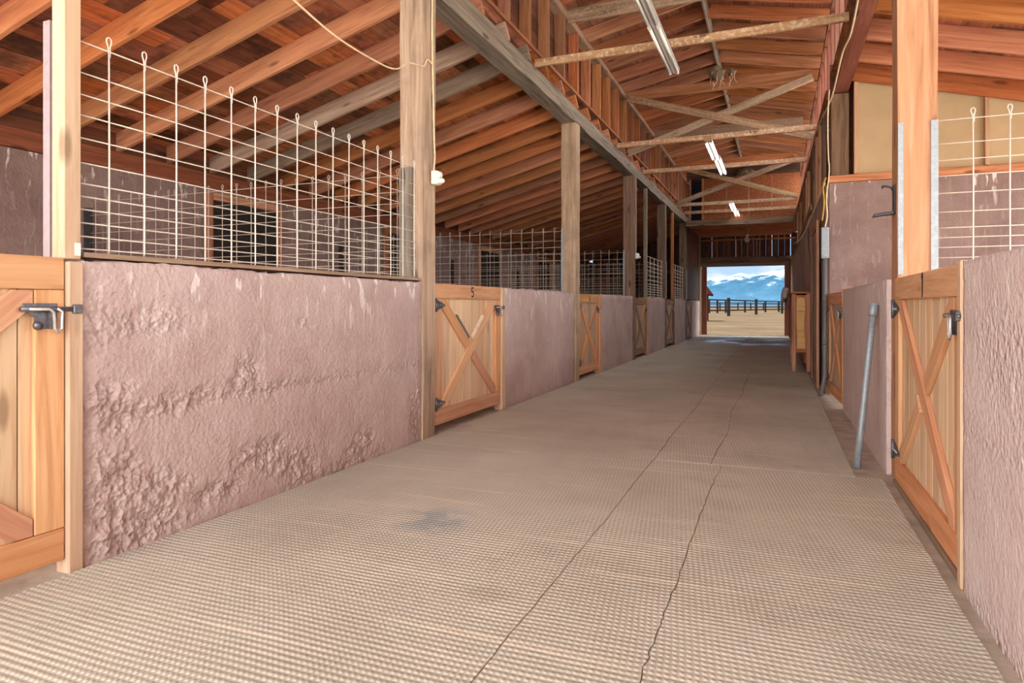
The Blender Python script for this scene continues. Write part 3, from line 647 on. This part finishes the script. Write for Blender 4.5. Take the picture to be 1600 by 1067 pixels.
# clerestory walls above the header beams
def clerestory(name, x, sx, z0, ys, sm):
    s_ = -sx
    e = empty(name, (0, 0, 0)); e['kind'] = 'structure'
    b = MB(); b.box((min(x+s_*.145, x+s_*.17), Y0, z0), (max(x+s_*.145, x+s_*.17), YE if sx > 0 else 7.4, 5.05)); b.build('sheathing', 'sheath', e)  # right sheathing stops short: unseen opening made to let daylight into the far aisle
    for y in ys: board('stud', (min(x, x+s_*.14), y-.02, z0+.24), (max(x, x+s_*.14), y+.02, 4.88), sm, e, .003)
    board('bottom_plate', (min(x, x+s_*.14), ys[0]-.4, z0+.2), (max(x, x+s_*.14), YE-.1, z0+.24), sm, e)
    board('top_plate', (min(x, x+s_*.14), ys[0]-.4, 4.88), (max(x, x+s_*.14), YE-.1, 4.965), 'brace' if sx > 0 else sm, e, .004, .006)
clerestory('wall_clerestory_left', XL-.02, 1, 3.8, [6.92-RP*2+RP*i for i in range(27)], 'stud')
clerestory('wall_clerestory_right', XR+.02, -1, 3.72, [6.92+RP*i for i in range(22)], 'beam_red')

# tie boards, collars and X braces across the aisle
for i, (y, x1) in enumerate(((7.05, .645), (11.2, .6), (13.6, .54), (18.45, .5), (20.05, .49))):
    o = board('tie_board', (XL-.02, y-.02, 3.80), (x1, y+.02, 3.885), 'tie', None, .003)
    tag(o, ['pale chewed tie board crossing under the nearest strip light', 'dusty tie board carrying the wooden end block of the second strip light', 'dusty tie board below the far end of second strip light',
            'dusty tie board carrying the farthest strip light', 'last tie board in front of the strand board loft wall'][i], 'tie board', 'tie boards across the aisle')
for i, y in enumerate((8.37, 11.98, 14.95, 18.35)):
    o = board('collar_board', (XL-.035, y-.02, 4.84), (XR-.09-.02*i, y+.02, 5.02), 'brace' if i in (0, 2) else 'rafter_red', None, .003)
    tag(o, ['collar board high over the nearest strip light', 'collar board above the nearer X brace', 'collar board between the two X braces', 'collar board above the farther X brace'][i], 'collar board', 'collar boards under the ridge')
for i, y in enumerate((11.9, 18.25)):
    zt = 4.86
    xl_, xr_ = XL+.0, XR-.06-.05*i
    o = timber('cross_brace', (xl_+.02, y-.03, zt), (xr_-.02, y-.03, 3.86), .035, .13, 'brace'); tag(o, 'dusty brace falling towards the tack room, in the %s X' % ('nearer', 'farther')[i], 'brace', 'X braces across the aisle')
    o = timber('cross_brace', (xl_+.02, y+.012, 3.86), (xr_-.02, y+.012, zt), .035, .13, 'brace'); tag(o, 'dusty brace rising towards the tack room, in the %s X' % ('nearer', 'farther')[i], 'brace', 'X braces across the aisle')

def nest(label, c, r_, hang):
    b = MB(); bmesh.ops.create_icosphere(b.bm, subdivisions=4, radius=1)
    for v in b.bm.verts:
        p = v.co.copy(); n_ = 1+.35*noise.noise(p*2.1+V(c))+.18*noise.noise(p*6+V(c)); v.co = V((p.x*r_[0]*n_, p.y*r_[1]*n_, p.z*r_[2]*n_))
    e = b.build('bird_nest', 'nest', None, Matrix.Translation(V(c)), 0, True); tag(e, label, 'nest', 'mud nests under the roof')
    for i in range(hang):
        b = MB(); a = i*2.4; q = V((r_[0]*.7*math.cos(a), r_[1]*.7*math.sin(a), -r_[2]*.6)); b.tube([q, q+V((.02*math.sin(a*3), .01, -.09)), q+V((.05*math.cos(a*2), .0, -.16-.05*math.sin(i)))], [.006, .005, .003], 5); b.build('straw_strand', 'cable', e)
nest('ragged straw nest clinging to the ridge board above the nearer X brace', (XM+.0, 11.72, 5.06), (.13, .16, .11), 5)
nest('small dusty straw nest on the ridge rafter beside the ragged nest', (XM+.24, 11.8, 5.07), (.07, .1, .05), 3)
nest('grey mud nest on the loft gable above the strand board', (-.86, LY+.26, 4.98), (.24, .1, .14), 0)
# ------------------------------------------------------------------ strip lights under the ties
def strip_light(label, y0, y1, x, z, tube='tube_lit'):
    e = empty('strip_light', (x, y0, z)); tag(e, label, 'strip light', 'fluorescent strip lights'); L = y1-y0
    b = MB(); b.prism([(-.062, 0, .005), (-.062, 0, .02), (-.035, 0, .06), (.035, 0, .06), (.062, 0, .02), (.062, 0, .005), (.02, 0, -.0), (.012, 0, -.022), (-.012, 0, -.022), (-.02, 0, 0)], (0, L, 0)); b.build('housing', 'lamp_metal', e, None, .001)
    for s_ in (-1, 1):
        b = MB(); b.tube([(s_*.042, .03, -.02), (s_*.042, L-.03, -.02)], .016, 10); b.build('fluorescent_tube', tube, e, None, 0, True)
        for yy in (0, L-.028): box('tube_socket', (s_*.042-.014, yy, -.038), (s_*.042+.014, yy+.026, .012), 'white', e, .002)
    return e
strip_light('grey twin-tube strip light nearest the viewer', 6.24, 7.56, -1.085, 3.72, 'tube')
strip_light('twin-tube strip light overhead, joined end to end behind the nearest one', 4.9, 6.22, -1.085, 3.72, 'tube')
strip_light('second strip light along the aisle, nearer half beside the wooden block', 10.98, 12.3, -1.03, 3.725)
strip_light('second strip light along the aisle, farther half', 12.32, 13.75, -1.0, 3.725)
strip_light('farthest strip light, nearer half, below the farther X brace', 17.75, 19.15, -1.1, 3.72)
strip_light('farthest strip light, farther half', 19.17, 20.6, -1.075, 3.72)
tag(box('hanger_block', (-1.09, 10.9, 3.70), (-.97, 10.975, 3.80), 'lamp_wood', None, .004), 'brown wooden block at the near end of second strip light', 'block')
# bulb near the end
e = empty('hanging_bulb', (-.88, 22., 3.2)); tag(e, 'glass jar bulb hanging on a wire before the plank gable', 'bulb')
b = MB()
prof = [(0, -.12), (.05, -.115), (.075, -.07), (.072, -.01), (.05, .03), (.03, .05)]
rings = [[b.bm.verts.new((r*math.cos(a*PI/8), r*math.sin(a*PI/8), z)) for a in range(16)] for r, z in prof[1:]]
for A, B in zip(rings, rings[1:]):
    for j in range(16): b.bm.faces.new((A[j], A[(j+1) % 16], B[(j+1) % 16], B[j]))
b.bm.faces.new(rings[0]); b.bm.faces.new(rings[-1]); b.build('glass_jar', 'bulb', e, None, 0, True)
b = MB(); b.tube([(0, 0, .05), (0, 0, .1)], .03, 12); b.build('lamp_socket', 'white', e)
b = MB(); b.tube([(0, 0, .1), (.03, 0, .18), (.06, 0, .22), (.02, 0, .31)], .006, 6); b.tube([(-.05, 0, .1), (.08, 0, .1)], .012, 6); b.build('bulb_wire', 'cable', e)

# ------------------------------------------------------------------ loft wall and the far end
LY = 20.2
b = MB(); b.box((-2.02, LY, 3.63), (.62, LY+.02, 4.86)); o = b.build('wall_loft', 'osb'); struct(o)
for x in (-1.38, -.76, -.14): trim((x-.012, LY-.006, 3.64), (x+.012, LY-.001, 4.84), 'rafter_red')
trim((-2.09, LY-.01, 3.63), (-2.025, LY+.03, 4.86), 'stud'); trim((-2.45, LY-.01, 3.63), (-2.40, LY+.03, 4.86), 'stud')
trim((XL+.02, LY-.03, 3.44), (.62, LY+.05, 3.62), 'post_dark')
o = box('wall_loft_gable', (XL, LY+.35, 4.87), (.62, LY+.38, 5.5), 'siding_dark'); struct(o)
box_ = box('wall_loft_dark_sheet', (XL, 21.6, 3.64), (.62, 21.63, 5.5), 'void'); struct(box_)  # dark sheet closing the loft, its shade put into the colour
for i in range(7):
    trim((XL+.02, LY+.1+i*.6, 3.47), (xr(23)-.0, LY+.14+i*.6, 3.595), 'rafter_red')
b = MB(); b.box((XL, LY+.06, 3.6), (.7, YE, 3.628)); struct(b.build('ceiling_loft', M['deck']))
# end wall: plank gable over the opening, with daylight between some of the planks
e = empty('wall_end', (0, 0, 0)); e['kind'] = 'structure'
gaps = {1: .007, 5: .004, 11: .012, 14: .022}
x = XL+.01; i = 0
while x < .62:
    g = gaps.get(i, .002); mt = Matrix(((0, 1, 0, x), (0, 0, 1, YE), (1, 0, 0, 2.6), (0, 0, 0, 1)))
    b = MB(); b.box((0, 0, 0), (.98, .2-g, .025)); b.build('plank', 'sidingv' if i % 3 else 'siding_dark', e, mt); x += .2; i += 1
board('header', (-2.72, YE-.07, 2.455), (.75, YE-.005, 2.78), 'post_dark', e, .006, .004)
board('header_trim', (XL+.0, YE-.085, 2.44), (.46, YE-.072, 2.56), 'beam', e)
board('girt', (-2.6, YE-.05, 3.36), (.6, YE-.01, 3.42), 'stud', e)
for x in (-2.0, -1.35, -.68): board('stud', (x, YE-.05, 2.785), (x+.05, YE-.005, 3.355), 'stud', e)
# planks of the end wall behind the stalls and by the tack room
x = XB; i = 0
while x < XL-.01:
    top = zl(abs(x+.1))+.235; mt = Matrix(((0, 1, 0, x), (0, 0, 1, YE), (1, 0, 0, 0), (0, 0, 0, 1)))
    b = MB(); b.box((0, 0, 0), (top, .197, .025)); b.build('plank', 'sidingv', e, mt); x += .2; i += 1
board('girt', (XB, YE-.06, 2.25), (XL-.2, YE-.005, 2.38), 'post_dark', e)
b = MB(); b.box((.46, YE, 0), (.7, YE+.03, 2.7)); b.build('corner_board', 'siding_dark', e)
# boarding on the last bay, aisle side
e = empty('wall_last_bay', (0, 0, 0)); e['kind'] = 'structure'
for (za, zb_, m) in ((HL+.02, 2.47, 'siding_dark'), (2.475, 3.575, 'sidingv')):
    y = 20.52; 
    while y < YE-.1:
        mt, L = frame((XL-.05, y+.1, za), (XL-.05, y+.1, zb_), (1, 0, 0)); b = MB(); b.box((0, -.099, -.012), (L, .099, .012)); b.build('plank', m, e, mt); y += .2
board('corner_post', (XL-.1, YE-.16, 0), (XL+.02, YE-.02, 3.57), 'beam', e)
board('corner_post', (XL+.0, YE-.5, HL), (XL+.03, YE-.4, 3.57), 'beam', e)
# opening: sliding door edges and a sill
e = empty('door_6', (0, 0, 0)); e['kind'] = 'structure'
board('sliding_door_edge', (-2.9, YE+.06, .0), (-2.34, YE+.12, 2.46), 'red_paint', e); board('door_stop', (-2.56, YE-.005, 0), (-2.52, YE+.05, 2.44), 'pale', e)
board('sliding_door_edge', (.24, YE+.06, .0), (.8, YE+.12, 2.46), 'red_paint', e); board('door_stop', (.43, YE-.005, 0), (.46, YE+.05, 2.44), 'stud', e)
trim((-2.55, YE+.0, .0), (.45, YE+.05, .03), 'pale')
tag(board('leaning_board', (.36, 22.9, .0), (.40, 23.02, 2.6), 'post_dark'), 'dark upright plank leaning in the corner beside the open end door', 'board')

# ------------------------------------------------------------------ things on the pipe side
b = MB(); p0, p1 = V((.478, 4.73, .002)), V((.598, 4.93, 1.06))
b.tube([p0, p0+(p1-p0)*.25, p0+(p1-p0)*.5, p0+(p1-p0)*.75, p1], .0215, 16)
pe = b.build('steel_pipe', 'galv', None, None, 0, True); tag(pe, 'galvanised steel pipe leaning against the pale pink wall', 'pipe')
d = (p1-p0).normalized(); b = MB(); b.tube([p1-d*.075, p1-d*.07, p1-d*.012, p1-d*.008], [.026, .028, .028, .026], 16); b.tube([p1-d*.008, p1+d*.004], .031, 16); b.build('pipe_collar', 'galv', pe, None, 0, True)
cx, cy = .515, 8.36
e = empty('wiring_box', (cx, cy, 0)); tag(e, 'long galvanised wiring box on grey conduit at the tack room corner', 'electrical box')
b = MB(); b.box((-.042, -.04, 1.6), (.042, .04, 1.96)); b.build('box_body', 'galv', e, None, .006)
b = MB(); b.box((-.037, -.046, 1.615), (.037, -.0405, 1.945)); b.build('box_cover', 'galv', e, None, .003)
b = MB(); b.tube([(0, 0, 1.6), (0, 0, .5), (0, 0, .25), (-.02, .0, .12), (-.05, .02, .0)], .024, 12); b.build('conduit', 'galv_dark', e, None, 0, True)
b = MB()
for z in (1.1, .6): b.tube([(0, 0, z), (0, 0, z+.05)], .031, 12)
b.build('conduit_coupling', 'galv_dark', e, None, 0, True)
def cable(label, pts, r, m, n=6):
    b = MB(); P = [V(p) for p in pts]; out = []
    for i in range(len(P)-1):
        a, p, q, d = P[max(i-1, 0)], P[i], P[i+1], P[min(i+2, len(P)-1)]
        for k_ in range(6):
            t = k_/6; out.append(.5*((2*p)+(q-a)*t+(2*a-5*p+4*q-d)*t*t+(3*p-a-3*q+d)*t**3))
    out.append(P[-1]); b.tube(out, r, n); return tag(b.build('cable', m, None, None, 0, True), label, 'cable')
cable('pale cable hanging down to the galvanised wiring box', [(.56, 8.35, 3.55), (.545, 8.36, 3.2), (.55, 8.36, 2.8), (.56, 8.36, 2.6), (.53, 8.36, 2.3), (.54, 8.36, 2.1), (cx, cy, 1.965)], .008, 'cable')
cable('yellow cable looping above the galvanised wiring box', [(.53, 8.42, 2.55), (.50, 8.42, 2.45), (.51, 8.42, 2.25), (.49, 8.43, 2.05)], .009, 'cable_yel')
cable('tan cable sagging along the tack room side wall', [(.52, 8.5, 2.5), (.47, 10., 2.35), (.45, 12., 2.33), (.43, 14.5, 2.4), (.41, 17.5, 2.6)], .012, 'cable')
cable('dusty cable draped along the brown beam', [(.60, 5.5, 3.58), (.615, 6.5, 3.5), (.60, 7.2, 3.55), (.575, 8.2, 3.42), (.54, 9.5, 3.5), (.5, 11.2, 3.6), (.49, 13.6, 3.55)], .009, 'cable')
cable('dark cable hanging on the tack room side wall', [(.47, 11.5, 2.3), (.46, 11.2, 2.0), (.47, 10.8, 1.75)], .006, 'cable_dark')
# long feed cabinet on legs
e = empty('feed_cabinet', (.215, 11.15, .022), -.012); tag(e, 'long brown wooden cabinet on legs against the tack room side wall', 'cabinet'); CL, CW = 3.4, .27
board('side_panel', (0, 0, .33), (.022, CL, 1.22), 'cabinet', e); board('back_panel', (CW-.02, 0, .33), (CW, CL, 1.22), 'cabinet', e)
for y in (0, CL-.03): board('end_panel', (.024, y+.012, .33), (CW-.022, y+.03, 1.2), 'cabinet', e)
b = MB(); pts = [(.07, 0, .37), (.2, 0, .37)]
pts = [(.075+.006*math.sin(i*.9), .004, .36+.1*i) for i in range(9)][::-1]+[(.185+.008*math.sin(i*1.1+1), .004, .36+.1*i) for i in range(9)]
b.prism(pts, (0, .008, 0)); b.build('plywood_inset', 'ply', e)
board('corner_stile', (.0, -.012, .02), (.06, .012, 1.22), 'cabinet', e); board('corner_stile', (CW-.06, -.012, .02), (CW, .012, 1.22), 'cabinet', e)
board('cross_rail', (.06, -.01, .30), (CW-.06, .012, .35), 'cabinet', e); board('lid', (-.02, -.03, 1.222), (CW+.01, CL+.02, 1.25), 'cabinet', e)
board('floor_panel', (.022, .012, .33), (CW-.022, CL-.03, .345), 'cabinet', e)
for y in (.0, 1.7, CL-.07):
    for x in (.0, CW-.06): board('leg', (x, y+.013, 0), (x+.06, y+.08, .329), 'frame', e)
b = MB(); bm = b.bm; n = 10
gr = [[bm.verts.new((.205-.03*math.sin(j*.5)-.02*j/n+.02*math.sin(i*1.3), 13.6+.09*i, 1.36-.0*j-.05*j+.04*math.sin(i*.8+j*.3))) for j in range(5)] for i in range(n)]
for i in range(n-1):
    for j in range(4): bm.faces.new((gr[i][j], gr[i+1][j], gr[i+1][j+1], gr[i][j+1]))
o = b.build('cloth_bundle', 'cloth', None, None, 0, True); md = o.modifiers.new('thick', 'SOLIDIFY'); md.thickness = .08
tag(o, 'crumpled grey cloth slumped on the far end of the cabinet', 'cloth')
# hook bracket on the orange post
e = empty('hook_bracket', (.656, 4.5, 1.62)); tag(e, 'black iron bridle hook bracket on the aisle side of the orange post', 'hook')
b = MB(); b.box((-.008, -.02, -.02), (.0, .02, .16)); b.build('back_plate', 'iron', e, None, .002)
b = MB(); b.tube([(-.004, 0, .12), (-.02, 0, .145), (-.05, 0, .155), (-.062, 0, .15)], .006, 8); b.tube([(-.062, 0, .15), (-.068, 0, .15)], .011, 8); b.build('upper_hook', 'iron', e, None, 0, True)
b = MB(); b.prism([(-.004, -.03, .0), (-.11, -.03, -.012), (-.118, -.03, -.035), (-.1, -.03, -.025), (-.004, -.03, -.02)], (0, .06, 0)); b.build('lower_shelf_hook', 'iron', e, None, .003)
# switch boxes and cables on the posts of the long row
def outlet(label, x, y, z):
    e = empty('switch_box', (x, y, z)); tag(e, label, 'switch box')
    b = MB(); b.box((.0, -.04, -.05), (.05, .04, .06)); b.build('box_body', 'white', e, None, .006)
    b = MB(); b.box((.05, -.036, -.045), (.064, .034, .055)); b.build('cover', 'white', e, None, .004)
    b = MB(); b.box((.064, -.02, .01), (.075, .02, .04)); b.tube([(.064, .0, -.02), (.09, .0, -.022), (.1, 0, -.024)], [.022, .02, .012], 10); b.build('plug', 'white', e, None, .0)
outlet('white switch box with plug on the first post', XL+.008, 4.60, 2.07); outlet('white outlet box on the third post', XL+.008, 12.66, 2.02)
cable('pale cable running down the first post to the switch box', [(XL+.016, 4.575, 3.57), (XL+.016, 4.57, 3.2), (XL+.016, 4.585, 2.8), (XL+.018, 4.6, 2.4), (XL+.018, 4.61, 2.25), (XL+.02, 4.59, 2.135)], .007, 'cable')
cable('pale cable running down the edge of the third post', [(XL+.012, 12.70, 3.57), (XL+.014, 12.69, 2.8), (XL+.016, 12.68, 2.2), (XL+.016, 12.67, 2.085)], .009, 'wire_old')
cable('tan cable sagging from overhead to the first post', [(-2.47, 1.9, 2.93), (-2.49, 2.35, 2.86), (-2.5, 2.9, 2.76), (-2.51, 3.3, 2.705), (-2.52, 3.75, 2.71), (-2.525, 4.0, 2.745), (-2.54, 4.2, 2.86), (-2.545, 4.42, 2.91), (XL+.012, 4.5, 2.99), (XL+.016, 4.57, 2.98)], .0065, 'cable')

# ------------------------------------------------------------------ outdoors
def fence_run(label, pts, h, rails, r, group):
    e = empty('rail_fence', (pts[0][0], pts[0][1], -.06)); tag(e, label, 'fence', group); o0 = V((pts[0][0], pts[0][1], 0))
    for i, p in enumerate(pts):
        q = V((p[0], p[1], 0))-o0; b = MB(); b.tube([q, q+V((0, 0, h))], r, 8); b.build('post', 'fence', e)
        if i:
            a = V((pts[i-1][0], pts[i-1][1], 0))-o0
            for z in rails: timber('rail', a+V((0, 0, z)), q+V((0, 0, z)), .1, .14, 'fence', (0, 0, 1), e, 0)
def onray(px, d):
    a = (px-800)/1017.; return (d*(a*c_-s_), d*(a*s_+c_))
th = math.atan(414/1017.); s_, c_ = math.sin(th), math.cos(th)
fence_run('dark rail fence with stout posts across the sandy lot', [onray(px, d) for px, d in ((1040, 62), (1090, 66), (1138.5, 71), (1181.5, 84), (1222, 96), (1290, 120))], 2.0, (1.75, .62), .17, 'fences outdoors')
fence_run('second dark rail fence farther across the lot', [onray(px, d) for px, d in ((1092, 98), (1108, 100), (1121, 102), (1134, 105), (1164, 110), (1196, 115), (1217, 120), (1260, 125))], 1.95, (1.6, .95, .45), .16, 'fences outdoors')
fence_run('thin rail fence farthest away below the mountains', [onray(px, d) for px, d in ((1095, 150), (1125, 150), (1153, 152), (1173, 154), (1193, 156), (1216, 158), (1260, 160))], 1.9, (1.5, .8), .15, 'fences outdoors')
# small red shed
bx0, by0 = onray(1098.5, 46); e = empty('red_shed', (bx0, by0, -.06)); tag(e, 'dark red shed with steep roof beside the lot, mostly hidden by the door edge', 'shed')
b = MB(); b.prism([(-3, 0, 0), (0, 0, 0), (0, 0, 2.1), (-1.5, 0, 4.2), (-3, 0, 2.1)], (0, 4, 0)); b.build('shed_wall', 'shed_red', e)
b = MB(); b.prism([(.28, -.3, 1.85), (-1.5, -.3, 4.35), (-1.5, -.3, 4.5), (.35, -.3, 1.95)], (0, 4.6, 0)); b.prism([(-3.28, -.3, 1.85), (-1.5, -.3, 4.35), (-1.5, -.3, 4.5), (-3.35, -.3, 1.95)], (0, 4.6, 0)); b.build('shed_roof', 'shed_red', e)
# mountains
b = MB(); bm = b.bm; NX, NY = 150, 26; g = []
for i in range(NX):
    row = []
    for j in range(NY):
        x = -2600+4000*i/(NX-1); y = 4000+1600*j/(NY-1); t = j/(NY-1)
        ridge = 225+55*noise.noise(V((x*.0022, 1.3, 0)))+38*noise.noise(V((x*.006, 5.2, 0)))+16*noise.noise(V((x*.017, 8, 0)))
        prof = math.sin(min(1, t*1.25)*PI/2)**1.3
        z = ridge*prof+(30*noise.noise(V((x*.007, y*.007, 3)))+14*noise.noise(V((x*.02, y*.02, 6))))*prof*(1-.5*t)
        row.append(bm.verts.new((x, y, z-2 if j else -5)))
    g.append(row)
for i in range(NX-1):
    for j in range(NY-1): bm.faces.new((g[i][j], g[i+1][j], g[i+1][j+1], g[i][j+1]))
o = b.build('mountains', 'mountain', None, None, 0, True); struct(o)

# ------------------------------------------------------------------ daylight
w = bpy.data.worlds.new('sky'); S.world = w; w.use_nodes = True; t = w.node_tree; t.nodes.clear()
def wn(typ, **kw):
    n = t.nodes.new(typ); ins = kw.pop('ins', {})
    for k_, v_ in kw.items(): setattr(n, k_, v_)
    for k_, v_ in ins.items():
        if isinstance(v_, bpy.types.NodeSocket): t.links.new(v_, n.inputs[k_])
        else: n.inputs[k_].default_value = v_
    return n
tc = wn('ShaderNodeTexCoord').outputs['Generated']; sx_ = wn('ShaderNodeSeparateXYZ', ins={0: tc}).outputs
nz = wn('ShaderNodeTexNoise', ins={'Vector': wn('ShaderNodeVectorMath', operation='MULTIPLY', ins={0: tc, 1: (9., 9., 42.)}).outputs[0], 'Scale': 1., 'Detail': 5., 'Roughness': .6}).outputs['Fac']
cl = wn('ShaderNodeMapRange', ins={0: nz, 1: .46, 2: .66, 3: 0., 4: 1.}).outputs[0]
blue = wn('ShaderNodeMix', data_type='RGBA', ins={0: wn('ShaderNodeMapRange', ins={0: sx_[2], 1: .03, 2: .5}).outputs[0], 6: srgb(176, 206, 238), 7: srgb(96, 150, 214)}).outputs[2]
front = wn('ShaderNodeMix', data_type='RGBA', ins={0: cl, 6: blue, 7: srgb(246, 246, 248)}).outputs[2]
SKY_FRONT, SKY_BACK = .95, 6.0
fs = wn('ShaderNodeVectorMath', operation='SCALE', ins={0: front, 'Scale': SKY_FRONT}).outputs[0]
bk = wn('ShaderNodeVectorMath', operation='SCALE', ins={0: (.935, .97, 1.0), 'Scale': SKY_BACK}).outputs[0]
fac = wn('ShaderNodeMapRange', interpolation_type='SMOOTHSTEP', ins={0: sx_[1], 1: .35, 2: .8, 3: 0., 4: 1.}).outputs[0]   # sky behind and beside brightened to light the barn inside, clear blue ahead
mx = wn('ShaderNodeMix', data_type='RGBA', ins={0: fac, 6: bk, 7: fs}).outputs[2]
bg = wn('ShaderNodeBackground', ins={0: mx, 1: 1.}); out = wn('ShaderNodeOutputWorld', ins={0: bg.outputs[0]})

sun = bpy.data.lights.new('sun', 'SUN'); so = bpy.data.objects.new('sun', sun); COL.objects.link(so); sun.energy = 9.; sun.angle = .01; sun.color = (1., .975, .94)
so.rotation_euler = V((.42, .10, -.9)).to_track_quat('-Z', 'Y').to_euler()
# ------------------------------------------------------------------ camera
cam = bpy.data.cameras.new('camera'); co = bpy.data.objects.new('camera', cam); COL.objects.link(co); S.camera = co
cam.sensor_width = 36; cam.lens = 36*1017/1600; cam.shift_y = -(533.5-478)/1600; cam.clip_end = 20000; cam.clip_start = .05
co.location = (0, 0, 1.05); co.rotation_euler = (PI/2, 0, th)
vs_ = S.view_settings; vs_.view_transform = 'Standard'; vs_.look = 'None'; vs_.gamma = 1; vs_.use_curve_mapping = False; vs_.exposure = 0.4
S.cycles.max_bounces = 10; S.cycles.diffuse_bounces = 8; S.cycles.sample_clamp_indirect = 8
